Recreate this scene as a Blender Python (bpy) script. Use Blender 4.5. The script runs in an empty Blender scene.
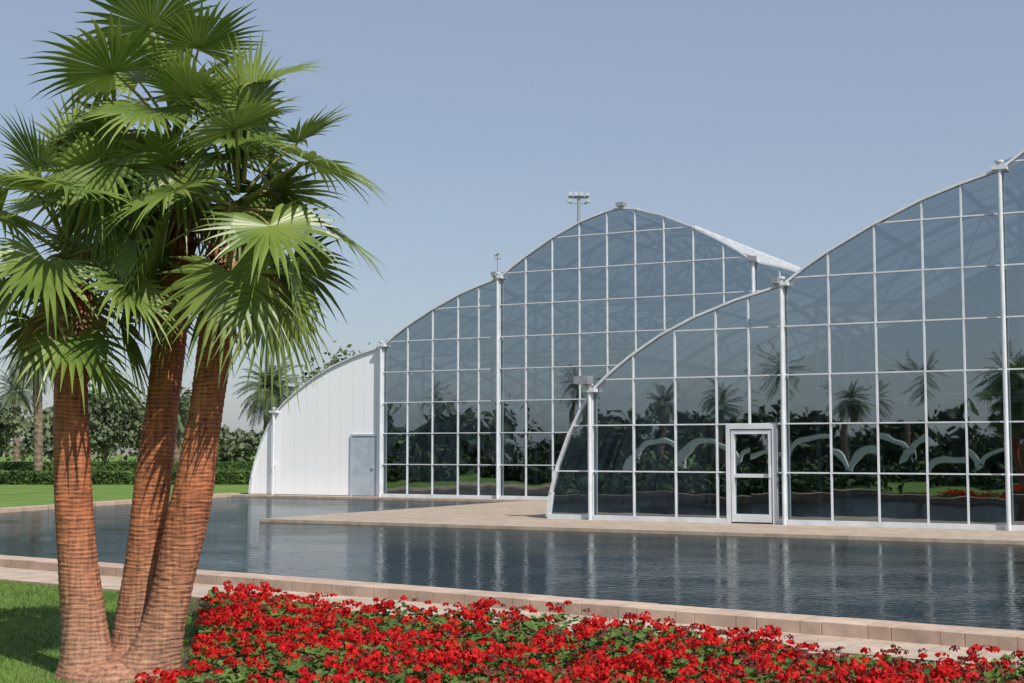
import bpy, math, random
import numpy as np
from mathutils import Vector, Matrix
random.seed(7); rng=np.random.default_rng(7)
S=bpy.context.scene
S.view_settings.view_transform='Standard'; S.view_settings.look='None'; S.view_settings.exposure=0

# ---------------------------------------------------------------- materials
def new_mat(name):
    m=bpy.data.materials.new(name); m.use_nodes=True
    nt=m.node_tree; b=nt.nodes['Principled BSDF']; return m,nt,b
def noise_mat(name,c1,c2,scale=5,rough=.8,bump=0.0,bscale=None,detail=6,spec=.3,pos=(.35,.65),translucent=0,metal=0,dist=.02,c3=None):
    m,nt,b=new_mat(name); N=nt.nodes; L=nt.links
    tc=N.new('ShaderNodeTexCoord'); n=N.new('ShaderNodeTexNoise'); n.inputs['Scale'].default_value=scale; n.inputs['Detail'].default_value=detail
    L.new(tc.outputs['Object'],n.inputs['Vector'])
    r=N.new('ShaderNodeValToRGB'); r.color_ramp.elements[0].position=pos[0]; r.color_ramp.elements[1].position=pos[1]
    r.color_ramp.elements[0].color=(*c1,1); r.color_ramp.elements[1].color=(*c2,1)
    if c3:
        e=r.color_ramp.elements.new(pos[1]+.12); e.color=(*c3,1)
    L.new(n.outputs['Fac'],r.inputs['Fac']); L.new(r.outputs['Color'],b.inputs['Base Color'])
    b.inputs['Roughness'].default_value=rough; b.inputs['Specular IOR Level'].default_value=spec; b.inputs['Metallic'].default_value=metal
    if bump>0:
        n2=N.new('ShaderNodeTexNoise'); n2.inputs['Scale'].default_value=bscale or scale*4; n2.inputs['Detail'].default_value=8
        L.new(tc.outputs['Object'],n2.inputs['Vector'])
        bp=N.new('ShaderNodeBump'); bp.inputs['Strength'].default_value=bump; bp.inputs['Distance'].default_value=dist
        L.new(n2.outputs['Fac'],bp.inputs['Height']); L.new(bp.outputs['Normal'],b.inputs['Normal'])
    if translucent>0:
        t=N.new('ShaderNodeBsdfTranslucent'); mx=N.new('ShaderNodeMixShader'); mx.inputs[0].default_value=translucent
        L.new(r.outputs['Color'],t.inputs['Color']); L.new(b.outputs[0],mx.inputs[1]); L.new(t.outputs[0],mx.inputs[2])
        L.new(mx.outputs[0],N['Material Output'].inputs['Surface'])
    return m
M={}
M['frame']=noise_mat('white_aluminium',(.55,.58,.61),(.65,.68,.71),3,.4,spec=.5)
M['alu']=noise_mat('grey_aluminium',(.36,.42,.47),(.44,.5,.55),3,.4,spec=.5)
M['steel']=noise_mat('galvanised_steel',(.3,.31,.32),(.4,.41,.42),8,.45,metal=.5)
M['soil']=noise_mat('soil',(.05,.035,.02),(.1,.07,.045),9,.95,.6,40)
M['floor']=noise_mat('greenhouse_floor',(.05,.05,.045),(.09,.085,.08),2,.8)
M['back']=noise_mat('interior_wall',(.10,.12,.13),(.19,.21,.22),.6,.8)
M['leafA']=noise_mat('fan_palm_leaf',(.10,.17,.03),(.23,.30,.065),2.2,.38,spec=.5,translucent=.3)
M['petiole']=noise_mat('fan_palm_petiole',(.16,.19,.05),(.28,.24,.09),6,.5)
M['dead']=noise_mat('dead_palm_fibre',(.3,.2,.1),(.48,.36,.2),12,.8,translucent=.2)
M['dleaf']=noise_mat('date_palm_leaf',(.06,.095,.045),(.14,.175,.085),1.5,.6,translucent=.15)
M['bark']=noise_mat('tree_bark',(.12,.085,.06),(.25,.19,.14),6,.9,.5,30)
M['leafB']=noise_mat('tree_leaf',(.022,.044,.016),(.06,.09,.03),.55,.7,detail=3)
M['leafC']=noise_mat('hazed_distant_leaf',(.08,.11,.06),(.16,.19,.11),.35,.8,detail=3)  # distance haze is put into this pale leaf colour
M['hedge']=noise_mat('hedge_leaf',(.03,.065,.018),(.08,.14,.03),1.2,.7)
M['geraniumleaf']=noise_mat('geranium_leaf',(.05,.10,.02),(.14,.21,.045),7,.6,translucent=.25)
M['petal']=noise_mat('geranium_petal',(.34,.005,.007),(.66,.02,.018),9,.6,translucent=.22,spec=.15)
M['spent']=noise_mat('geranium_spent',(.11,.02,.02),(.2,.04,.035),9,.8)
M['grassblade']=noise_mat('grass_blade',(.07,.14,.02),(.16,.25,.05),1.2,.6,translucent=.3)
M['lawn']=noise_mat('lawn_grass',(.085,.16,.028),(.14,.225,.04),.7,.9,.8,60,detail=10)
M['ground']=noise_mat('sandy_ground',(.2,.17,.11),(.3,.25,.17),.08,.95,.4,4,detail=8)
M['bloom2']=noise_mat('white_plaster',(.82,.82,.8),(.88,.88,.86),2,.6)
M['path']=noise_mat('pale_path',(.4,.35,.28),(.5,.45,.37),.6,.9)

def stone(name,bw,bh,c1,c2,cm,off=.5):
    m,nt,b=new_mat(name); N=nt.nodes; L=nt.links
    tc=N.new('ShaderNodeTexCoord'); br=N.new('ShaderNodeTexBrick'); L.new(tc.outputs['Object'],br.inputs['Vector'])
    br.inputs['Scale'].default_value=1; br.inputs['Brick Width'].default_value=bw; br.inputs['Row Height'].default_value=bh
    br.inputs['Mortar Size'].default_value=.006; br.offset=off
    br.inputs['Color1'].default_value=(*c1,1); br.inputs['Color2'].default_value=(*c2,1); br.inputs['Mortar'].default_value=(*cm,1)
    n=N.new('ShaderNodeTexNoise'); n.inputs['Scale'].default_value=3; n.inputs['Detail'].default_value=10; n.inputs['Roughness'].default_value=.7
    L.new(tc.outputs['Object'],n.inputs['Vector'])
    mr=N.new('ShaderNodeMapRange'); mr.inputs[1].default_value=.3; mr.inputs[2].default_value=.7; mr.inputs[3].default_value=.62; mr.inputs[4].default_value=1.14
    L.new(n.outputs['Fac'],mr.inputs[0])
    mx=N.new('ShaderNodeMix'); mx.data_type='RGBA'; mx.blend_type='MULTIPLY'; mx.inputs[0].default_value=1
    L.new(br.outputs['Color'],mx.inputs[6]); L.new(mr.outputs[0],mx.inputs[7]); L.new(mx.outputs[2],b.inputs['Base Color'])
    bp=N.new('ShaderNodeBump'); bp.inputs['Strength'].default_value=.4; bp.inputs['Distance'].default_value=.01
    L.new(n.outputs['Fac'],bp.inputs['Height']); L.new(bp.outputs['Normal'],b.inputs['Normal'])
    b.inputs['Roughness'].default_value=.8; return m
M['coping']=stone('pink_coping_stone',.62,.5,(.47,.34,.265),(.52,.4,.315),(.3,.22,.16))
M['paving']=stone('beige_paving',.4,.4,(.46,.35,.27),(.5,.4,.32),(.3,.24,.18))
M['terrace']=stone('terrace_stone',.8,.8,(.38,.3,.23),(.42,.345,.27),(.25,.2,.155))

m,nt,b=new_mat('white_panel_cladding'); N=nt.nodes;L=nt.links
tc=N.new('ShaderNodeTexCoord'); sp=N.new('ShaderNodeSeparateXYZ'); L.new(tc.outputs['Object'],sp.inputs[0])
ml=N.new('ShaderNodeMath'); ml.operation='MULTIPLY'; ml.inputs[1].default_value=2*math.pi/.5; L.new(sp.outputs['X'],ml.inputs[0])
sn=N.new('ShaderNodeMath'); sn.operation='SINE'; L.new(ml.outputs[0],sn.inputs[0])
pw=N.new('ShaderNodeMath'); pw.operation='GREATER_THAN'; pw.inputs[1].default_value=.985; L.new(sn.outputs[0],pw.inputs[0])
ns=N.new('ShaderNodeTexNoise'); ns.inputs['Scale'].default_value=.8
mp=N.new('ShaderNodeMapping'); mp.inputs['Scale'].default_value=(1,1,.6); L.new(tc.outputs['Object'],mp.inputs[0]); L.new(mp.outputs[0],ns.inputs['Vector'])
cr=N.new('ShaderNodeValToRGB'); cr.color_ramp.elements[0].color=(.84,.85,.87,1); cr.color_ramp.elements[1].color=(.9,.9,.91,1); L.new(ns.outputs['Fac'],cr.inputs[0])
mx=N.new('ShaderNodeMix'); mx.data_type='RGBA'; L.new(pw.outputs[0],mx.inputs[0]); L.new(cr.outputs[0],mx.inputs[6]); mx.inputs[7].default_value=(.78,.8,.82,1); L.new(mx.outputs[2],b.inputs['Base Color'])
b.inputs['Roughness'].default_value=.5
M['clad']=m

def glass(name,f0,tint,bump=.15):
    m,nt,b=new_mat(name); N=nt.nodes; L=nt.links; N.remove(b)
    g=N.new('ShaderNodeBsdfGlossy'); g.inputs['Roughness'].default_value=.012; g.inputs['Color'].default_value=(.74,.86,.92,1)
    t=N.new('ShaderNodeBsdfTransparent'); t.inputs['Color'].default_value=(*tint,1)
    mx=N.new('ShaderNodeMixShader'); fr=N.new('ShaderNodeFresnel'); fr.inputs['IOR'].default_value=1.5
    ad=N.new('ShaderNodeMath'); ad.operation='ADD'; ad.inputs[1].default_value=f0; ad.use_clamp=True
    tc=N.new('ShaderNodeTexCoord'); n=N.new('ShaderNodeTexNoise'); n.inputs['Scale'].default_value=1.1; n.inputs['Detail'].default_value=1
    L.new(tc.outputs['Object'],n.inputs['Vector']); bp=N.new('ShaderNodeBump'); bp.inputs['Strength'].default_value=bump; bp.inputs['Distance'].default_value=.02
    L.new(n.outputs['Fac'],bp.inputs['Height']); L.new(bp.outputs['Normal'],g.inputs['Normal'])
    L.new(fr.outputs[0],ad.inputs[0]); L.new(ad.outputs[0],mx.inputs[0]); L.new(t.outputs[0],mx.inputs[1]); L.new(g.outputs[0],mx.inputs[2])
    L.new(mx.outputs[0],N['Material Output'].inputs['Surface']); return m
M['glass']=glass('reflective_glass',.34,(.23,.27,.29))
m,nt,b=new_mat('opal_roof'); N=nt.nodes;L=nt.links
b.inputs['Base Color'].default_value=(.72,.74,.75,1); b.inputs['Roughness'].default_value=.4
t=N.new('ShaderNodeBsdfTranslucent'); t.inputs['Color'].default_value=(.55,.6,.65,1); mx=N.new('ShaderNodeMixShader'); mx.inputs[0].default_value=.4
L.new(b.outputs[0],mx.inputs[1]); L.new(t.outputs[0],mx.inputs[2]); L.new(mx.outputs[0],N['Material Output'].inputs['Surface'])
M['opal']=m

# water : murky body + tinted Fresnel reflection
m,nt,b=new_mat('pool_water'); N=nt.nodes;L=nt.links; N.remove(b)
df=N.new('ShaderNodeBsdfDiffuse'); df.inputs['Color'].default_value=(.014,.02,.023,1)
gl=N.new('ShaderNodeBsdfGlossy'); gl.inputs['Roughness'].default_value=.03; gl.inputs['Color'].default_value=(.60,.645,.66,1)
fr=N.new('ShaderNodeFresnel'); fr.inputs['IOR'].default_value=1.33; mxs=N.new('ShaderNodeMixShader')
tc=N.new('ShaderNodeTexCoord'); mp=N.new('ShaderNodeMapping'); mp.inputs['Rotation'].default_value=(0,0,math.radians(20)); mp.inputs['Scale'].default_value=(1.0,2.0,1)
L.new(tc.outputs['Object'],mp.inputs[0])
n1=N.new('ShaderNodeTexNoise'); n1.inputs['Scale'].default_value=5.2; n1.inputs['Detail'].default_value=3; n1.inputs['Distortion'].default_value=.4
n2=N.new('ShaderNodeTexNoise'); n2.inputs['Scale'].default_value=.35; n2.inputs['Detail'].default_value=2
L.new(mp.outputs[0],n1.inputs['Vector']); L.new(mp.outputs[0],n2.inputs['Vector'])
mr=N.new('ShaderNodeMapRange'); mr.inputs[1].default_value=.35; mr.inputs[2].default_value=.65; mr.inputs[3].default_value=.3; mr.inputs[4].default_value=1
L.new(n2.outputs['Fac'],mr.inputs[0])
bp=N.new('ShaderNodeBump'); bp.inputs['Distance'].default_value=.017; L.new(mr.outputs[0],bp.inputs['Strength'])
L.new(n1.outputs['Fac'],bp.inputs['Height'])
for q in (gl,fr): L.new(bp.outputs['Normal'],q.inputs['Normal'])
L.new(fr.outputs[0],mxs.inputs[0]); L.new(df.outputs[0],mxs.inputs[1]); L.new(gl.outputs[0],mxs.inputs[2]); L.new(mxs.outputs[0],N['Material Output'].inputs['Surface'])
M['water']=m

# palm trunk bark
m,nt,b=new_mat('palm_trunk_bark'); N=nt.nodes;L=nt.links
tc=N.new('ShaderNodeTexCoord'); sp=N.new('ShaderNodeSeparateXYZ'); L.new(tc.outputs['Object'],sp.inputs[0])
nA=N.new('ShaderNodeTexNoise'); nA.inputs['Scale'].default_value=3; nA.inputs['Detail'].default_value=3; L.new(tc.outputs['Object'],nA.inputs['Vector'])
mA=N.new('ShaderNodeMath'); mA.operation='MULTIPLY_ADD'; mA.inputs[1].default_value=.06; L.new(nA.outputs['Fac'],mA.inputs[0]); L.new(sp.outputs['Z'],mA.inputs[2])
mB=N.new('ShaderNodeMath'); mB.operation='MULTIPLY'; mB.inputs[1].default_value=2*math.pi/.03; L.new(mA.outputs[0],mB.inputs[0])
sB=N.new('ShaderNodeMath'); sB.operation='SINE'; L.new(mB.outputs[0],sB.inputs[0])
mpz=N.new('ShaderNodeMapping'); mpz.inputs['Scale'].default_value=(8,8,55); L.new(tc.outputs['Object'],mpz.inputs[0])
nF=N.new('ShaderNodeTexNoise'); nF.inputs['Scale'].default_value=1; nF.inputs['Detail'].default_value=7; nF.inputs['Roughness'].default_value=.7; L.new(mpz.outputs[0],nF.inputs['Vector'])
mpv=N.new('ShaderNodeMapping'); mpv.inputs['Scale'].default_value=(34,34,5); L.new(tc.outputs['Object'],mpv.inputs[0])
nV=N.new('ShaderNodeTexNoise'); nV.inputs['Scale'].default_value=1; nV.inputs['Detail'].default_value=4; L.new(mpv.outputs[0],nV.inputs['Vector'])
ad=N.new('ShaderNodeMath'); ad.operation='MULTIPLY_ADD'; ad.inputs[1].default_value=.09; L.new(sB.outputs[0],ad.inputs[0]); L.new(nF.outputs['Fac'],ad.inputs[2])
ad2=N.new('ShaderNodeMath'); ad2.operation='MULTIPLY_ADD'; ad2.inputs[1].default_value=.8; L.new(nV.outputs['Fac'],ad2.inputs[0]); L.new(ad.outputs[0],ad2.inputs[2])
ad3=N.new('ShaderNodeMath'); ad3.operation='SUBTRACT'; ad3.inputs[1].default_value=.38; L.new(ad2.outputs[0],ad3.inputs[0])
r1=N.new('ShaderNodeValToRGB'); e=r1.color_ramp.elements; e[0].position=.22; e[1].position=.74; e[0].color=(.07,.018,.008,1); e[1].color=(.52,.18,.07,1)
r2=N.new('ShaderNodeValToRGB'); e=r2.color_ramp.elements; e[0].position=.22; e[1].position=.74; e[0].color=(.10,.04,.024,1); e[1].color=(.48,.25,.155,1)
L.new(ad3.outputs[0],r1.inputs[0]); L.new(ad3.outputs[0],r2.inputs[0])
zr=N.new('ShaderNodeMapRange'); zr.inputs[1].default_value=.3; zr.inputs[2].default_value=1.2; L.new(mA.outputs[0],zr.inputs[0])
mx=N.new('ShaderNodeMix'); mx.data_type='RGBA'; L.new(zr.outputs[0],mx.inputs[0]); L.new(r2.outputs[0],mx.inputs[6]); L.new(r1.outputs[0],mx.inputs[7]); L.new(mx.outputs[2],b.inputs['Base Color'])
bp=N.new('ShaderNodeBump'); bp.inputs['Strength'].default_value=1; bp.inputs['Distance'].default_value=.013; L.new(ad3.outputs[0],bp.inputs['Height']); L.new(bp.outputs['Normal'],b.inputs['Normal'])
b.inputs['Roughness'].default_value=.65
M['ptrunk']=m

# ---------------------------------------------------------------- helpers
class MB:
    def __init__(s): s.v=[]; s.f=[]
    def add(s,vs,fs):
        o=len(s.v); s.v.extend([tuple(p) for p in vs]); s.f.extend([tuple(i+o for i in f) for f in fs])
    def box(s,x0,x1,y0,y1,z0,z1):
        s.add([(x0,y0,z0),(x1,y0,z0),(x1,y1,z0),(x0,y1,z0),(x0,y0,z1),(x1,y0,z1),(x1,y1,z1),(x0,y1,z1)],
              [(0,3,2,1),(4,5,6,7),(0,1,5,4),(1,2,6,5),(2,3,7,6),(3,0,4,7)])
    def beam(s,a,b,w,h=None,up=(0,0,1)):
        h=h or w; a=Vector(a); b=Vector(b); d=(b-a).normalized(); u=Vector(up)
        if abs(d.dot(u))>.98: u=Vector((0,1,0))
        r=d.cross(u).normalized(); u=r.cross(d).normalized()
        vs=[]
        for p in (a,b):
            for sx,sy in((-1,-1),(1,-1),(1,1),(-1,1)): vs.append(p+r*sx*w/2+u*sy*h/2)
        s.add(vs,[(0,1,2,3),(7,6,5,4),(0,4,5,1),(1,5,6,2),(2,6,7,3),(3,7,4,0)])
    def tube(s,pts,rads,seg=10,cap=True):
        pts=[Vector(p) for p in pts]; n=len(pts); o=len(s.v); u=None
        for i,p in enumerate(pts):
            d=(pts[min(i+1,n-1)]-pts[max(i-1,0)]).normalized()
            if u is None: u=Vector((1,0,0)) if abs(d.x)<.9 else Vector((0,1,0))
            u=(u-d*u.dot(d)).normalized(); w=d.cross(u); r=rads[i] if hasattr(rads,'__len__') else rads
            for k in range(seg):
                a=2*math.pi*k/seg; s.v.append(tuple(p+(u*math.cos(a)+w*math.sin(a))*r))
        for i in range(n-1):
            for k in range(seg):
                k2=(k+1)%seg; s.f.append((o+i*seg+k,o+i*seg+k2,o+(i+1)*seg+k2,o+(i+1)*seg+k))
        if cap:
            s.f.append(tuple(o+k for k in reversed(range(seg)))); s.f.append(tuple(o+(n-1)*seg+k for k in range(seg)))
    def obj(s,name,mat,parent=None,smooth=False,loc=None,rot=None):
        me=bpy.data.meshes.new(name); me.from_pydata(s.v,[],s.f); me.update()
        if smooth: me.polygons.foreach_set('use_smooth',[True]*len(me.polygons))
        ob=bpy.data.objects.new(name,me); S.collection.objects.link(ob)
        me.materials.append(M[mat] if isinstance(mat,str) else mat)
        if parent: ob.parent=parent
        if loc is not None: ob.location=loc
        if rot is not None: ob.rotation_euler=(0,0,rot)
        return ob
def empty(name,loc=(0,0,0),rot=0):
    e=bpy.data.objects.new(name,None); S.collection.objects.link(e); e.location=loc; e.rotation_euler=(0,0,rot); e.empty_display_size=.3; return e
def quads_np(centers,size,rng,flat=0.0,aspect=.6,droop=0):
    n=len(centers); a=rng.normal(size=(n,3)); a/=np.linalg.norm(a,axis=1)[:,None]
    b=rng.normal(size=(n,3)); 
    b-=a*(a*b).sum(1)[:,None]; b/=np.linalg.norm(b,axis=1)[:,None]
    sz=size*(.6+.8*rng.random(n))[:,None]
    v=np.stack([centers-a*sz, centers-b*sz*aspect, centers+a*sz, centers+b*sz*aspect],1).reshape(-1,3)
    f=np.arange(4*n).reshape(-1,4); return v,f
def np_obj(name,v,f,mat,parent=None,loc=None):
    me=bpy.data.meshes.new(name); me.from_pydata(v.tolist(),[],f.tolist()); me.update()
    ob=bpy.data.objects.new(name,me); S.collection.objects.link(ob); me.materials.append(M[mat])
    if parent: ob.parent=parent
    if loc is not None: ob.location=loc
    return ob

# ---------------------------------------------------------------- ground, water, paving
mb=MB(); mb.add([(-3000,-3000,-.2),(3000,-3000,-.2),(3000,3000,-.2),(-3000,3000,-.2)],[(0,1,2,3)]); mb.obj('ground','ground')
E=Vector((.8072,-.5903,0)); Nn=Vector((-.5903,-.8072,0)); O=Vector((4.26,11.6,0)); rotE=math.atan2(E.y,E.x)
def eline(x,off): return O+E*x+Nn*off
arc=[(-14.6,25.3),(-15.2,28),(-15.0,31),(-14.3,34.5),(-13.3,38.5),(-12.3,42.3),(-11.2,46.3),(-9.9,51.2)]
def smooth(pts,n=5):
    P=[Vector((*p,0)) for p in pts]; out=[]
    for i in range(len(P)-1):
        p0=P[max(i-1,0)];p1=P[i];p2=P[i+1];p3=P[min(i+2,len(P)-1)]
        for k in range(n):
            t=k/n; out.append(.5*((2*p1)+(-p0+p2)*t+(2*p0-5*p1+4*p2-p3)*t*t+(-p0+3*p1-3*p2+p3)*t**3))
    out.append(P[-1]); return out
arcs=smooth(arc)
def offs(pts,d):
    out=[]
    for i,p in enumerate(pts):
        t=(pts[min(i+1,len(pts)-1)]-pts[max(i-1,0)]).normalized(); out.append(p+Vector((-t.y,t.x,0))*d)
    return out
A0=eline(-23.3,0); B0=eline(38,0)
mb=MB(); w=[(B0.x,B0.y)]+[(A0.x,A0.y)]+[(p.x,p.y) for p in arcs]+[(12,52),(45,35)]
mb.add([(x,y,-.07) for x,y in w],[tuple(reversed(range(len(w))))]); mb.obj('pool_water','water')
outer=offs(arcs,.45)
A1=eline(-24.2,1.5); B1=eline(38,1.5)
lw=[(B1.x,B1.y),(A1.x,A1.y)]+[(p.x,p.y) for p in outer]+[(-.3,69.5),(60,80),(60,400),(-500,400),(-500,-250),(B1.x,-250)]
mb=MB(); mb.add([(x,y,0) for x,y in lw],[tuple(reversed(range(len(lw))))]); mb.obj('lawn','lawn')
mb=MB(); oo=offs(arcs,.45)
for i in range(len(arcs)-1):
    a,b_,c,d=arcs[i],arcs[i+1],oo[i+1],oo[i]
    mb.add([(a.x,a.y,.04),(b_.x,b_.y,.04),(c.x,c.y,.04),(d.x,d.y,.04),(a.x,a.y,-.2),(b_.x,b_.y,-.2),(c.x,c.y,-.02),(d.x,d.y,-.02)],[(0,1,2,3),(0,4,5,1),(3,2,6,7)])
mb.obj('curved_pool_kerb','coping')
mb=MB(); rc=random.Random(3); x=-24.6
while x<38:
    wdt=.62; zz=.12+rc.uniform(-.003,.003); mb.box(x,x+wdt-.004,-.42,0+rc.uniform(-.004,.004),-.2,zz); x+=wdt
o=mb.obj('pool_coping','coping',loc=O,rot=rotE)
md=o.modifiers.new('bev','BEVEL'); md.width=.006; md.segments=2
mb=MB(); mb.add([(-24.6,-1.52,.006),(38,-1.52,.006),(38,-.40,.006),(-24.6,-.40,.006)],[(0,1,2,3)]); mb.obj('paving_strip','paving',loc=O,rot=rotE)
mb=MB(); mb.box(-24.6,38,-1.62,-1.52,-.05,.03); mb.obj('paving_kerb','coping',loc=O,rot=rotE)

# ---------------------------------------------------------------- greenhouses
PX=[-10.35,-10.27,-10.1,-9.82,-9.5,-9.2,-8.75,-8.2,-7.5,-6.7,-5.7,-4.6,-4.1,-3.6,-2.6,-1.6,-.8,0,.5,1,2,3,3.9,4.4]
PZ=[0,.6,1.2,1.9,2.5,2.95,3.35,3.75,4.18,4.55,4.9,5.18,5.54,5.85,6.37,6.81,7.08,7.3,7.66,7.97,8.53,8.97,9.23,9.3]
def prof(x):
    if x>4.4: x=8.8-x
    return float(np.interp(x,PX,PZ))
mull=[-9.2,-8.16,-7.14,-6.16,-5.4,-4.6,-3.6,-2.6,-1.6,-.8,0]
main=[.978*i for i in range(10)]
ALLX=[-10.35]+mull+main[1:-1]+[8.8-x for x in reversed(mull)]+[19.15]
ROWH=1.06
PROFX=sorted(set(PX+[8.8-x for x in PX]))
ang=math.radians(-28)
def greenhouse(name,loc,length,white_to=None,seed=1,maxx=19.15,door=None):
    rr=random.Random(seed)
    E0=empty(name,loc,ang)
    g=MB(); fr=MB(); post=MB(); rim=MB()
    xs=[x for x in ALLX if x<=maxx+1e-6]
    x_start=-10.35 if white_to is None else white_to
    nrow=9
    for i in range(len(xs)-1):
        x0,x1=xs[i],xs[i+1]
        if x1<=x_start+1e-6: continue
        for j in range(nrow):
            z0=j*ROWH+.05; z1=(j+1)*ROWH+.05
            ss=sorted(set([x0,x1]+[p for p in PROFX if x0<p<x1]))
            top=[(x,min(z1,prof(x))) for x in ss]
            if max(t[1] for t in top)<=z0+.02: continue
            top=[(x,max(z0,z)) for x,z in top]
            a=rr.gauss(0,.0028); b_=rr.gauss(0,.0028); xc=(x0+x1)/2; zc=(z0+z1)/2
            Y=lambda x,z:a*(x-xc)+b_*(z-zc)
            pts=[(x1,z0),(x0,z0)]+top
            q=[]
            for p in pts:
                if not q or (abs(p[0]-q[-1][0])+abs(p[1]-q[-1][1])>1e-4): q.append(p)
            if abs(q[0][0]-q[-1][0])+abs(q[0][1]-q[-1][1])<1e-4: q.pop()
            if len(q)>=3: g.add([(x,Y(x,z),z) for x,z in q],[tuple(reversed(range(len(q))))])
    g.obj('glass_panes','glass',E0)
    def skip(x,z): return door and door[0]+.03<x<door[1]-.03 and z<2.12
    for x in xs:
        if x<x_start-1e-6 or x<-10.3 or x>19.1: continue
        zb=2.17 if skip(x,1) else .05
        fr.box(x-.017,x+.017,-.05,.03,zb,prof(x))
    for j in range(1,9):
        z=j*ROWH+.05
        X=np.linspace(x_start,maxx,600); ok=[x for x in X if prof(x)>z]
        if not ok: continue
        segs=[(min(ok),max(ok))]
        if door and z<2.0: segs=[(min(ok),door[0]),(door[1],max(ok))]
        for s0,s1 in segs: fr.box(s0,s1,-.045,.025,z-.015,z+.015)
    segs=[(x_start,maxx)]
    if door: segs=[(x_start,door[0]),(door[1],maxx)]
    for s0,s1 in segs: fr.box(s0,s1,-.08,.06,-.02,.10)
    fr.obj('mullions','frame',E0)
    px=[p for p in PROFX if p<=maxx]
    for i in range(len(px)-1):
        rim.beam((px[i],-.02,prof(px[i])+.02),(px[i+1],-.02,prof(px[i+1])+.02),.12,.05,up=(0,0,1))
    rim.obj('arch_rim','frame',E0)
    for x in (-9.2,-4.6,0,8.8,13.4,18.0):
        if x>maxx: continue
        z=prof(x)+.14
        post.tube([(x,-.17,-.05),(x,-.17,z)],.045,12)
        post.tube([(x,-.17,z),(x,-.17,z+.04)],.09,12)
        post.box(x-.15,x+.15,-.24,-.03,z-.15,z-.07)
        for zz in (1.1,3.2,5.3):
            if zz<z-.5: post.box(x-.03,x+.03,-.15,-.05,zz-.04,zz+.04)
        post.box(x-.09,x+.09,-.26,-.08,-.05,-.02)
    post.obj('posts','frame',E0)
    rf=MB(); rb=MB()
    for i in range(len(PROFX)-1):
        a,b_=PROFX[i],PROFX[i+1]
        rf.add([(a,.08,prof(a)),(b_,.08,prof(b_)),(b_,length,prof(b_)),(a,length,prof(a))],[(0,1,2,3)])
    rf.obj('roof','opal',E0)
    ny=int(length/1.0)
    for k in range(1,ny+1):
        y=k*length/ny
        for i in range(len(PROFX)-1):
            a,b_=PROFX[i],PROFX[i+1]
            rb.beam((a,y,prof(a)+.02),(b_,y,prof(b_)+.02),.05,.06)
    for x in ALLX[::2]+[4.4]:
        rb.beam((x,.1,prof(x)+.05),(x,length,prof(x)+.05),.05,.05)
    rb.obj('roof_bars','frame',E0)
    it=MB()
    for y in np.arange(2.6,length-.5,2.6):
        for i in range(len(PROFX)-1):
            a,b_=PROFX[i],PROFX[i+1]
            it.beam((a,y,prof(a)-.15),(b_,y,prof(b_)-.15),.08,.1)
        for x in (-9.2,-4.6,0,8.8,13.4,18.0): it.tube([(x,y,0),(x,y,prof(x)-.1)],.06,8)
        for (x0,x1,z) in ((-9.2,18,2.85),(-4.6,13.4,5.0),(0,8.8,7.1)): it.beam((x0,y,z),(x1,y,z),.07)
        for x0,x1,zb,zt in ((-4.6,0,5.0,None),(0,4.4,7.1,None),(4.4,8.8,7.1,None),(8.8,13.4,5.0,None),(-9.2,-4.6,2.85,None)):
            n=3; st=(x1-x0)/n
            for q in range(n):
                xa=x0+q*st; xb=xa+st; xm=(xa+xb)/2
                it.beam((xa,y,zb),(xm,y,prof(xm)-.2),.04); it.beam((xm,y,prof(xm)-.2),(xb,y,zb),.04)
    for x in (-4.6,0,4.4,8.8):
        y=0.3
        while y+2.6<length:
            it.beam((x,y,prof(x)-.3),(x+1.6,y+2.6,prof(x)-1.9),.09); y+=2.6
    it.obj('interior_trusses','frame',E0)
    fl=MB(); fl.box(-10.3,19.1,.05,length,-.22,.0); fl.obj('floor_slab','floor',E0)
    bk=MB(); pts=[(x,prof(x)-.01) for x in PROFX]
    bk.add([(x,length-.05,z) for x,z in pts],[tuple(range(len(pts)))]); bk.obj('back_wall','back',E0)
    cs=[]
    for _ in range(30):
        cx=rr.uniform(-8,17); cy=rr.uniform(1.5,length-1.5); hh=min(rr.uniform(.8,2.6),prof(cx)-1)
        c=rng.normal(size=(90,3))*[.5,.5,.3]*np.array([1,1,hh]); c[:,2]=np.abs(c[:,2])*1.1+.1; c+= [cx,cy,0]; cs.append(c)
    cs=np.concatenate(cs); v,f=quads_np(cs,.25,rng); np_obj('interior_plants',v,f,'leafB',E0)
    return E0
R_LOC=(10.0,28.3,0); L_LOC=(-.4,46.4,0)
dR=(3.25-9.18,4.39-9.18)
GR=greenhouse('greenhouse',R_LOC,10.6,door=dR,seed=3)
GL=greenhouse('greenhouse',L_LOC,20,white_to=-4.6,seed=5)
d=MB(); x0,x1=dR
d.box(x0,x0+.09,-.09,.03,-.0,2.17); d.box(x1-.09,x1,-.09,.03,0,2.17); d.box(x0+.09,x1-.09,-.09,.03,2.06,2.17)
d.box(x0+.11,x0+.18,-.07,.01,.03,2.04); d.box(x1-.18,x1-.11,-.07,.01,.03,2.04); d.box(x0+.18,x1-.18,-.068,.008,.03,.2); d.box(x0+.18,x1-.18,-.068,.008,1.95,2.04); d.box(x0+.18,x1-.18,-.068,.008,1.0,1.08)
d.box(x1-.16,x1-.13,-.14,-.07,1.0,1.25)
d.obj('door','frame',GR)
l=MB(); l.box(-9.45,-9.1,-.5,-.2,3.12,3.3); l.beam((-9.2,-.17,3.0),(-9.3,-.35,3.15),.05); l.box(-4.75,-4.6,-.42,-.22,5.2,5.32)
l.obj('spot_lamps','steel',GR)
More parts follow.
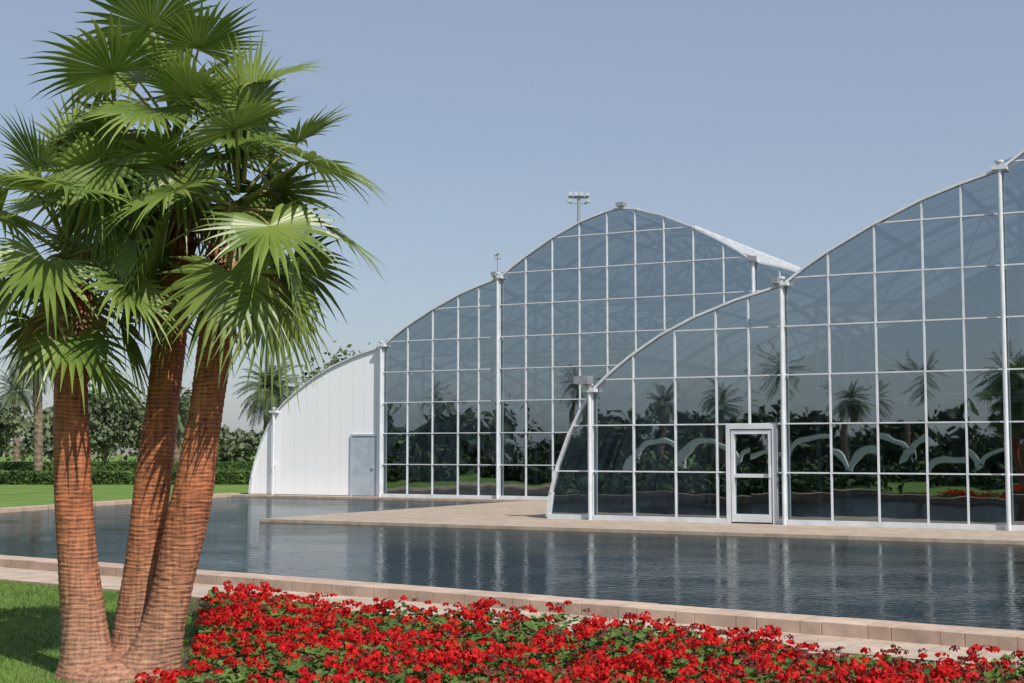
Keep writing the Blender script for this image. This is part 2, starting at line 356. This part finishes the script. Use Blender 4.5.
l=MB(); l.tube([(0,-.17,7.3),(0,-.17,8.15)],.02,6); l.beam((-.12,-.17,7.95),(.12,-.17,7.95),.03); l.beam((-.1,-.17,8.05),(.06,-.17,8.12),.05); l.box(-.16,0,-.35,-.2,7.35,7.5); l.box(8.7,8.95,-.35,-.2,7.3,7.45); l.box(4.3,4.55,-.2,.1,9.36,9.48)
l.obj('weather_station','steel',GL)
wl=MB(); px=[p for p in PX if p<=-4.6]; dd=(-5.92,-4.82)
top=[(x,prof(x)) for x in px]
pts=[(-4.6,.02)]+[( -10.35,0.02)]+top[1:]
wl.add([(x,-.01,z) for x,z in pts],[tuple(reversed(range(len(pts))))])
wl.obj('white_end_wall','clad',GL)
d=MB(); d.box(dd[0],dd[0]+.07,-.07,-.012,0,2.15); d.box(dd[1]-.07,dd[1],-.07,-.012,0,2.15); d.box(dd[0]+.07,dd[1]-.07,-.07,-.012,2.08,2.15)
d.box(dd[0]+.075,dd[1]-.075,-.05,-.012,.02,2.075); d.box(dd[1]-.2,dd[1]-.12,-.09,-.05,.95,1.05)
d.obj('side_door','alu',GL)
d=MB(); d.box(-4.85+.05,-4.62,-.1,.0,0,5.2); d.obj('corner_panel','clad',GL)
d=MB(); d.box(-10.9,20,-.9,.05,-.22,.0); d.obj('plinth','terrace',GL)
mb=MB(); mb.box(-16.2,32,-3.4,10.1,-.22,-.004); mb.obj('terrace','terrace',loc=R_LOC,rot=ang)

# ---------------------------------------------------------------- vegetation generators
def leafy_tree(name,loc,h,r,seed,mat='leafB',n=2600,leaf=.17,th=.3):
    rg=np.random.default_rng(seed); rr=random.Random(seed); E0=empty(name,loc)
    t=MB(); zf=h*th; t.tube([(0,0,-.1),(rr.uniform(-.1,.1),0,zf*.5),(rr.uniform(-.2,.2),rr.uniform(-.2,.2),zf),(0,0,h*.7)],[h*.035,h*.028,h*.022,h*.008],8)
    cl=[]
    for k in range(16):
        a=rr.uniform(0,6.28); q=rr.random()**.6*r; z=zf+ (h-zf)*(.1+.8*rr.random()*(1-.35*q/r)); c=np.array([q*math.cos(a),q*math.sin(a),z]); cl.append(c)
        t.tube([(0,0,zf*rr.uniform(.7,1.1)),tuple(c*[.55,.55,1]*np.array([1,1,.85])),tuple(c)],[h*.014,h*.009,h*.003],5,cap=False)
    t.obj('trunk','bark',E0,True)
    pts=np.concatenate([c+rg.normal(size=(n//16,3))*[r*.22,r*.22,(h-zf)*.10] for c in cl])
    v,f=quads_np(pts,leaf,rg); np_obj('crown',v,f,mat,E0); return E0
def date_palm(name,loc,h,fl,seed,nf=44,detail=26):
    rr=random.Random(seed); E0=empty(name,loc); t=MB()
    lean=rr.uniform(-.3,.3); P=[];R_=[]
    for i in range(int(h*6)+1):
        z=i/6; P.append((lean*(z/h)**2,0,z)); R_.append(.21*(1+.12*(i%2))+(.1 if z>h-.6 else 0))
    t.tube(P,R_,9); t.obj('trunk','bark',E0)
    c=Vector((lean,0,h)); g=MB()
    for k in range(nf):
        az=k*2.39996+rr.uniform(-.2,.2); el=math.radians(80-115*(k/nf)**.9+rr.uniform(-8,8)); Lf=fl*rr.uniform(.8,1.05)
        d=Vector((math.cos(az)*math.cos(el),math.sin(az)*math.cos(el),math.sin(el))); side=Vector((-math.sin(az),math.cos(az),0))
        p=c.copy(); st=Lf/detail; dirs=d.copy()
        for i in range(detail):
            q=p+dirs*st; u=side.cross(dirs).normalized()
            g.add([p-side*.015,p+side*.015,q+side*.015,q-side*.015],[(0,1,2,3)])
            ll=.42*fl/2.2*math.sin(math.pi*min(1,(i+2)/(detail+1)))**.6
            if i>2:
                for s in(-1,1):
                    tip=p+(side*s*.75+dirs*.55+u*rr.uniform(.05,.35)).normalized()*ll-Vector((0,0,ll*.15))
                    g.add([p-dirs*.02,p+dirs*.05,tip],[(0,1,2)])
            p=q; dirs=(dirs+Vector((0,0,-1))*(.055+.02*(i/detail))).normalized()
    g.obj('fronds','dleaf',E0); return E0

# --- background left
mb_c=[]
rgn=np.random.default_rng(11)
X=-75
while X<12:
    Y=rgn.uniform(108,150); h=rgn.uniform(3.6,7.2)*Y/120*(1.1 if X>-18 else (.55 if X>-33 else 1)); rad=rgn.uniform(2.0,3.8)
    for k in range(9):
        c=np.array([X+rgn.normal()*rad*.45,Y+rgn.normal()*rad*.5,h*rgn.uniform(.2,.86)]); mb_c.append(c+rgn.normal(size=(130,3))*[rad*.28,rad*.28,h*.085])
    X+=rgn.uniform(1.6,3.6)
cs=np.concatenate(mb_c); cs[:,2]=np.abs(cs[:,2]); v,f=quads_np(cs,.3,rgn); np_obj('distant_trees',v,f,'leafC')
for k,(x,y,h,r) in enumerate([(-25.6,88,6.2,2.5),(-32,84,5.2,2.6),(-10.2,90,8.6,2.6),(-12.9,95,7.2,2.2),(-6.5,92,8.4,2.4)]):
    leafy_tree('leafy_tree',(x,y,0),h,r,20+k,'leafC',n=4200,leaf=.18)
date_palm('date_palm',(-23.6,70,0),6.2,2.3,1,nf=60)
date_palm('date_palm',(-13.7,78,0),4.9,2.6,2,nf=80)
date_palm('date_palm',(-18.6,78,0),3.6,1.9,3,nf=60)
date_palm('date_palm',(-33.5,95,0),5.5,2.4,4)
def hedge(x0,x1,y,h,w,n,seed):
    rg=np.random.default_rng(seed); E0=empty('hedge',((x0+x1)/2,y,0)); Lh=(x1-x0)/2
    b=MB(); b.box(-Lh,Lh,-w/2+.08,w/2-.08,0,h-.1); b.obj('core','hedge',E0)
    pts=np.stack([rg.uniform(-Lh,Lh,n),rg.uniform(-w/2,w/2,n),rg.uniform(0.05,h,n)],1)
    top=rg.random(n)<.5; pts[top,2]=h-np.abs(rg.normal(size=top.sum()))*.06; fr_=~top; pts[fr_,1]=-w/2+np.abs(rg.normal(size=fr_.sum()))*.06
    v,f=quads_np(pts,.085,rg); np_obj('leaves',v,f,'hedge',E0)
hedge(-60,-3,66,.6,1.8,26000,1); hedge(-60,-3,76,.95,1.4,16000,2)
# --- garden behind and left of the camera (mirrored in the glass)
rl=np.random.default_rng(5); cc=[]
def lerp(a,b,t): return a+(b-a)*t
for k in range(50):
    t=k/49; x=lerp(-88,-18,t)+rl.normal()*2-6; y=lerp(26,-38,t)+rl.normal()*2-4; h=rl.uniform(2.6,4.8)*(1.4 if t<.35 else 1); rad=rl.uniform(1.6,2.8)
    for j in range(9):
        c=np.array([x+rl.normal()*rad*.5,y+rl.normal()*rad*.5,h*rl.uniform(.05,.85)]); cc.append(c+rl.normal(size=(90,3))*[rad*.32,rad*.32,h*.1])
cs=np.concatenate(cc); cs[:,2]=np.abs(cs[:,2]); v,f=quads_np(cs,.32,rl); np_obj('garden_trees',v,f,'leafB')
for k,(x,y,h,fl) in enumerate([(-35,-10,6.0,2.4),(-28.5,-15,5.6,2.4),(-42,-6,4.4,2.0),(-31.5,-12.8,4.6,2.0),(-24,-18,6.0,2.4),(-62,-2,7.2,2.4),(-70,7,6.5,2.4),(-47,-4,4.8,2),(-38,-8,4.4,2.0),(-20,-20,5.0,2.2)]):
    date_palm('date_palm',(x,y,0),h,fl,40+k,nf=44,detail=20)
sc=[]
def shrub(x,y,hh,n=110):
    sc.append(np.array([x,y,.05])+np.abs(rl.normal(size=(n,3)))*[0,0,hh]+rl.normal(size=(n,3))*[.6,.6,.03])
for k in range(150):
    t=rl.random(); x=lerp(-34,-1.5,t)+rl.normal()*.9; y=lerp(15,-9,t)+rl.normal()*.9
    if x>-.42*y-3.2: continue
    if t>.72 and k%3: continue
    shrub(x,y,.32)
for k in range(150):   # along the pool, left of the picture, added to dull the mirrored lawn
    p=eline(rl.uniform(-26,-10.5),rl.uniform(2.6,6.5))
    if p.x>-.40*p.y-1.6: continue
    shrub(p.x,p.y,.28)
for k in range(130):   # beside the curved end of the pool
    t=rl.random(); x=lerp(-20.5,-27,t)+rl.normal()*.8; y=lerp(18,52,t)
    if x>-.40*y-3.0: continue
    shrub(x,y,.6)
sc=np.concatenate(sc); v,f=quads_np(sc,.15,rl); np_obj('reflection_screen_shrubs',v,f,'leafB')  # unseen shrubs, added to hide the bright lawn mirrored in the glass
mb=MB(); mb.add([(-60,18,.012),(-4,-26,.012),(-1,-22,.012),(-57,22,.012)],[(0,1,2,3)]); mb.obj('garden_path','path')
for k,(x,y) in enumerate([(-23,-6),(-25.7,-4.3),(-28.4,-2.5),(-20.3,-7.8),(-31.2,-.8),(-17.7,-9.6),(-15.2,-11.4),(-34,1)]):
    E0=empty('reflection_arch',(x,y,0),math.radians(-34)); a=MB()  # unseen arches, made up to give the pale wavy reflection in the panes
    P=[(1.5*math.cos(t),0,.75+1.05*max(math.sin(t),0)**.8) for t in np.linspace(0,math.pi,21)]
    for i in range(20): a.beam(P[i],P[i+1],.5,.3,up=(0,1,0)) if False else a.beam(P[i],P[i+1],.26,.5,up=(0,1,0))
    a.box(-1.63,-1.37,-.2,.2,0,.76); a.box(1.37,1.63,-.2,.2,0,.76)
    a.obj('arch','bloom2',E0)

# ---------------------------------------------------------------- light mast
E0=empty('floodlight_mast',(3.95,82,0)); a=MB()
a.tube([(0,0,0),(0,0,16.6)],[.16,.09],10); a.beam((-.6,0,16.5),(.6,0,16.5),.1); a.beam((-.5,0,16.15),(.5,0,16.15),.07)
a.obj('mast','steel',E0); a=MB()
for x in(-.5,-.17,.17,.5): a.box(x-.12,x+.12,-.25,.05,16.57,16.8)
for x in(-.55,.55): a.box(x-.12,x+.12,-.25,.05,16.2,16.4)
a.obj('floodlights','alu',E0)

# ---------------------------------------------------------------- fan palm group
FP=empty('fan_palm',(0,0,0))
defs=[
 ([(-3.02,-.05),(-3.06,.35),(-3.13,.85),(-3.17,1.4),(-3.19,1.95),(-3.21,2.5),(-3.22,2.8)],10.15,.155,.11),
 ([(-2.77,-.05),(-2.75,.4),(-2.70,.9),(-2.65,1.4),(-2.59,2.0),(-2.54,2.6),(-2.51,3.2),(-2.5,3.5)],10.4,.15,.105),
 ([(-2.60,-.05),(-2.5,.3),(-2.41,.65),(-2.31,1.2),(-2.22,1.8),(-2.14,2.35),(-2.07,2.9),(-2.04,3.1)],10.1,.158,.11)]
crowns=[((-3.25,10.15,3.12),1.08,22,1),((-2.53,10.4,3.98),1.16,24,2),((-2.0,10.1,3.46),1.12,23,3)]
for di,(cl,Y,r0,r1) in enumerate(defs):
    zs=[p[1] for p in cl]; zz=np.arange(-.05,zs[-1],.0115); P=[];Rr=[]
    cz=np.polyfit(zs,[p[0] for p in cl],4); rt=random.Random(di)
    for z in zz:
        f=(z+.05)/(zs[-1]+.05); x=float(np.polyval(cz,z)); s=(z/.052)%1
        r=r0+(r1-r0)*f**.75+.10*math.exp(-max(z,0)/.15)+.005*(1-s)+rt.uniform(-.001,.001)+.006*math.sin(z*5+di)
        P.append((x,Y,z)); Rr.append(r)
    t=MB(); t.tube(P,Rr,28)
    t.v=[(x+.005*math.sin(z*4+y*30),y+.005*math.sin(z*3+x*27),z+.008*math.sin(x*22+y*17)+.003*math.sin(x*71-y*60)) for x,y,z in t.v]
    for k in range(46):
        az=k*2.39996; z=zs[-1]-.05-.55*(k/46); x=float(np.polyval(cz,z)); rr_=r1+.01
        b0=Vector((x+math.cos(az)*rr_,Y+math.sin(az)*rr_,z)); o_=Vector((math.cos(az),math.sin(az),0)); sd_=Vector((-math.sin(az),math.cos(az),0))
        L_=rt.uniform(.07,.14); e=b0+o_*.045+Vector((0,0,L_))
        t.add([b0-sd_*.04-o_*.02,b0+sd_*.04-o_*.02,e+sd_*.018,e-sd_*.018,b0-sd_*.02+o_*.02,b0+sd_*.02+o_*.02],[(0,3,4),(1,5,2),(4,3,2,5),(0,1,2,3)])
    t.obj('trunk_%d'%(di+1),'ptrunk',FP,True)
t=MB(); t.tube([(-2.8,10.2,-.05),(-2.8,10.2,.04),(-2.8,10.2,.10),(-2.8,10.2,.15)],[.5,.42,.3,.1],24); t.v=[(x+.03*math.sin(x*30+y*11),y,z+.015*math.sin(x*25)*math.cos(y*23)) for x,y,z in t.v]
t.obj('root_mound','ptrunk',FP,True)
Z=Vector((0,0,1))
def fan_leaf(g,pt,base,az,el,Lp,Rf,droop,rr,nseg=30,pw=.012,tl=(.1,.75)):
    d=Vector((math.cos(az)*math.cos(el),math.sin(az)*math.cos(el),math.sin(el))); side=Vector((-math.sin(az),math.cos(az),0))
    p=base.copy(); pts=[p.copy()]; n=7
    for i in range(n):
        d=(d-Z*droop*.09).normalized(); p=p+d*Lp/n; pts.append(p.copy())
    if pt is not None: pt.tube(pts,[pw*(1.5-.8*i/n) for i in range(n+1)],5)
    roll=rr.uniform(-.6,.6); side=(side*math.cos(roll)+side.cross(d)*math.sin(roll)).normalized()
    up=side.cross(d).normalized()
    if up.dot(Z)<0 and el>-.6: up=-up
    tilt=-rr.uniform(*tl); d=(d+up*tilt).normalized(); up2=side.cross(d).normalized(); up=up2 if up2.dot(up)>0 else -up2
    span=math.radians(rr.uniform(112,150)); dphi=2*span/nseg
    cup=rr.uniform(.05,.25)
    for k in range(nseg):
        ph=-span+dphi*(k+.5)+rr.uniform(-.02,.02)
        a=abs(ph)/span; Ls=Rf*(1-.22*a**2)*rr.uniform(.92,1.06)
        dr=(d*math.cos(ph)+side*math.sin(ph)+up*cup).normalized()
        w=dr.cross(up).normalized(); ts=(0,.3,.52,.7,.86,1.0); o=len(g.v)
        kk=math.tan(dphi*.5)*Ls; sag=rr.uniform(.15,1.1)*droop; tw=rr.uniform(-.3,.3)
        for i,tt in enumerate(ts):
            pos=p+dr*Ls*tt-Z*(Ls*.38*sag*tt**3.5)
            if tt>.52: pos+=w*tw*(tt-.52)*Ls*.25
            hw=(kk*tt*1.04 if tt<=.52 else kk*.54*(1-tt)/.48); hw=max(hw,.001)
            g.v.append(tuple(pos-w*hw)); g.v.append(tuple(pos+up*hw*.45)); g.v.append(tuple(pos+w*hw))
        for i in range(len(ts)-1):
            b0=o+i*3; g.f.append((b0,b0+1,b0+4,b0+3)); g.f.append((b0+1,b0+2,b0+5,b0+4))
for ci,(c,sc_,nl,sd) in enumerate(crowns):
    rr=random.Random(sd*13); g=MB(); pt=MB(); dead=MB(); c=Vector(c)
    for k in range(nl):
        f=k/(nl-1); az=k*2.39996+sd+rr.uniform(-.25,.25); el=math.radians(84-124*f**.9+rr.uniform(-10,10))
        base=c+Vector((math.cos(az)*.06,math.sin(az)*.06,.10-.40*f))
        fan_leaf(g,pt,base,az,el,rr.uniform(.36,.62)*sc_,rr.uniform(.46,.56)*sc_,.35+.85*f,rr)
    for k in range(4):
        az=k*1.6+sd; el=math.radians(rr.uniform(72,88)); d=Vector((math.cos(az)*math.cos(el),math.sin(az)*math.cos(el),math.sin(el)))
        Ls=rr.uniform(.7,.95)*sc_
        for j in range(9):
            dd_=(d+Vector((rr.uniform(-.12,.12),rr.uniform(-.12,.12),0))).normalized(); w=dd_.cross(Vector((math.cos(j),math.sin(j),0))).normalized()
            o=len(g.v)
            for tt,hw in((0,.006),(.5,.014),(1,.001)):
                pos=c+dd_*Ls*tt; g.v.append(tuple(pos-w*hw)); g.v.append(tuple(pos+w*hw))
            g.f+= [(o,o+1,o+3,o+2),(o+2,o+3,o+5,o+4)]
    g.obj('fronds_%d'%(ci+1),'leafA',FP); pt.obj('petioles_%d'%(ci+1),'petiole',FP,True)
    for k in range(8 if ci==0 else 6):
        az=k*2.4+1; fan_leaf(dead,dead,c+Vector((math.cos(az)*.1,math.sin(az)*.1,-.36)),az,math.radians(-68),rr.uniform(.1,.24),rr.uniform(.28,.4),1.1,rr,nseg=22,pw=.012)
    for k in range(90):
        az=rr.uniform(0,6.28); z0=-rr.uniform(.1,.6); r_=.12; b0=c+Vector((math.cos(az)*r_,math.sin(az)*r_,z0)); e=b0+Vector((math.cos(az)*rr.uniform(.02,.08),math.sin(az)*rr.uniform(.02,.08),rr.choice((-1,-1,1))*rr.uniform(.08,.24)))
        s_=Vector((-math.sin(az),math.cos(az),0))*.012
        dead.add([b0-s_,b0+s_,e],[(0,1,2)])
    dead.obj('dry_fronds_%d'%(ci+1),'dead',FP)

# ---------------------------------------------------------------- flower bed
def lborder(y): return np.interp(y,[4,9.0,10.2,11.8,14,17],[-1.8,-2.35,-2.25,-2.62,-3.0,-3.6])
def inbed(x,y,m=0.0):
    perp=(x-O.x)*Nn.x+(y-O.y)*Nn.y
    return (perp>1.85+m)&(x>lborder(y)+m)&(y>5.0)&(x<9)&(np.hypot(x+2.75,y-10.2)>.5)
def sample(n,rg):
    x=rg.uniform(-4,9,n*3); y=rg.uniform(5,17,n*3)
    edge=.12*np.sin(x*3.1)+.08*np.sin(x*7+y*5)
    k=inbed(x,y,0.05+edge*.6); return x[k][:n],y[k][:n]
def hgt(x,y): return .13+.045*np.sin(x*2.3+y*1.1)+.04*np.sin(x*5.1-y*4.3)+.03*np.sin(x*9+y*11)
FB=empty('geranium_flower_bed'); rf=np.random.default_rng(21)
s=MB()
p_=O+E*6.1+Nn*1.65; q_=O+E*(-9.6)+Nn*1.65
s.add([(-1.75,4.9,.014),(9.2,4.9,.014),(9.2,p_.y,.014),(q_.x,q_.y,.014),(-3.0,13.5,.014),(-2.45,10.5,.014),(-2.4,9,.014)],[(0,1,2,3,4,5,6)])
s.obj('soil','soil',FB)
x,y=sample(30000,rf); n=len(x); h=hgt(x,y)*(.35+.65*rf.random(n)**.5)
c=np.stack([x,y,h],1); nrm=np.stack([rf.normal(0,.45,n),rf.normal(0,.45,n)-.15,np.ones(n)],1); nrm/=np.linalg.norm(nrm,axis=1)[:,None]
t1=np.cross(nrm,rf.normal(size=(n,3))); t1/=np.linalg.norm(t1,axis=1)[:,None]; t2=np.cross(nrm,t1)
r=(.022+.022*rf.random(n))[:,None]; V=[]
for k in range(7):
    a=2*math.pi*k/7; V.append(c+(t1*math.cos(a)+t2*math.sin(a))*r*(.35 if k==0 else 1)+nrm*(.25*r if k%2 else 0))
v=np.stack(V,1).reshape(-1,3); f=np.arange(7*n).reshape(-1,7); np_obj('leaves',v,f,'geraniumleaf',FB)
def heads(n,mat,name,R_,dens):
    x,y=sample(n*2,rf); keep=dens(x,y)>rf.random(len(x)); x=x[keep][:n]; y=y[keep][:n]; n=len(x)
    h=hgt(x,y)+rf.uniform(-.03,.095,n); c=np.stack([x,y,h],1); PV=[]
    K=18; rad=R_*(.6+.7*rf.random(n))
    for k in range(K):
        dr=rf.normal(size=(n,3)); dr[:,2]=np.abs(dr[:,2])*.9-.1; dr/=np.linalg.norm(dr,axis=1)[:,None]
        pc=c+dr*rad[:,None]*[1,1,.75]; nn=dr+rf.normal(size=(n,3))*.35; nn/=np.linalg.norm(nn,axis=1)[:,None]
        a=np.cross(nn,rf.normal(size=(n,3))); a/=np.linalg.norm(a,axis=1)[:,None]; b_=np.cross(nn,a)
        q=(R_*.42*(.7+.5*rf.random(n)))[:,None]
        PV.append(np.stack([pc-a*q,pc-b_*q*.8,pc+a*q,pc+b_*q*.8],1))
    v=np.concatenate(PV).reshape(-1,3); f=np.arange(len(v)).reshape(-1,4); np_obj(name,v,f,mat,FB)
heads(3700,'petal','flower_heads',.041,lambda x,y:np.clip(.6+.3*np.sin(x*1.3+y*2.1)+.35*np.sin(x*3.7-y*2.9),.08,1)*np.clip(1.15-.12*np.maximum(x,0),.5,1))
heads(2000,'spent','spent_heads',.03,lambda x,y:np.clip(.35+.15*x,.1,1))
st=MB(); x,y=sample(2500,rf)
for a,b_ in zip(x,y):
    hh=float(hgt(a,b_))+.03; st.add([(a-.003,b_,0),(a+.003,b_,0),(a+.008*math.sin(a*90),b_,hh)],[(0,1,2)])
st.obj('stems','geraniumleaf',FB)
n=90000; rg=np.random.default_rng(9); y=rg.uniform(7.5,20,n); x=rg.uniform(-9,-2,n)
perp=(x-O.x)*Nn.x+(y-O.y)*Nn.y; k=(perp>1.64)&(x<lborder(y)+.05)&(np.hypot(x+2.8,y-10.2)>.42)&(x>-.42*y-.6); x=x[k]; y=y[k]; n=len(x)
hh=rg.uniform(.02,.05,n); a=rg.uniform(0,6.28,n); w=.004; lx=rg.normal(0,.015,n); ly=rg.normal(0,.015,n); z0=np.zeros(n)
v=np.stack([np.stack([x-np.cos(a)*w,y-np.sin(a)*w,z0],1),np.stack([x+np.cos(a)*w,y+np.sin(a)*w,z0],1),np.stack([x+lx,y+ly,hh],1)],1).reshape(-1,3)
np_obj('grass',v,np.arange(3*n).reshape(-1,3),'grassblade')

# ---------------------------------------------------------------- sun, sky, camera
el=math.radians(49); hx,hy=.56,-.828
D=Vector((hx*math.cos(el),hy*math.cos(el),math.sin(el)))
sl=bpy.data.lights.new('sun','SUN'); sl.energy=5.0; sl.angle=math.radians(.5); sl.color=(1,.95,.87)
so=bpy.data.objects.new('sun',sl); S.collection.objects.link(so); so.rotation_euler=D.to_track_quat('Z','Y').to_euler()
W=bpy.data.worlds.new('World'); S.world=W; W.use_nodes=True; nt=W.node_tree; bg=nt.nodes['Background']
sk=nt.nodes.new('ShaderNodeTexSky'); sk.sky_type='NISHITA'; sk.sun_disc=False; sk.sun_elevation=el; sk.sun_rotation=math.atan2(hx,hy)
sk.air_density=1.0; sk.dust_density=1.2; sk.ozone_density=1.3
hz=nt.nodes.new('ShaderNodeMix'); hz.data_type='RGBA'; hz.inputs[0].default_value=.45; hz.inputs[7].default_value=(4.0,4.45,5.5,1)
nt.links.new(sk.outputs[0],hz.inputs[6]); nt.links.new(hz.outputs[2],bg.inputs['Color']); bg.inputs['Strength'].default_value=.11
cam=bpy.data.cameras.new('camera'); co=bpy.data.objects.new('camera',cam); S.collection.objects.link(co); S.camera=co
cam.sensor_width=36; cam.lens=1400/1024*36; cam.clip_end=6000
co.location=(0,0,1.6); co.rotation_euler=(math.radians(90)+math.atan(108.5/1400),0,0)
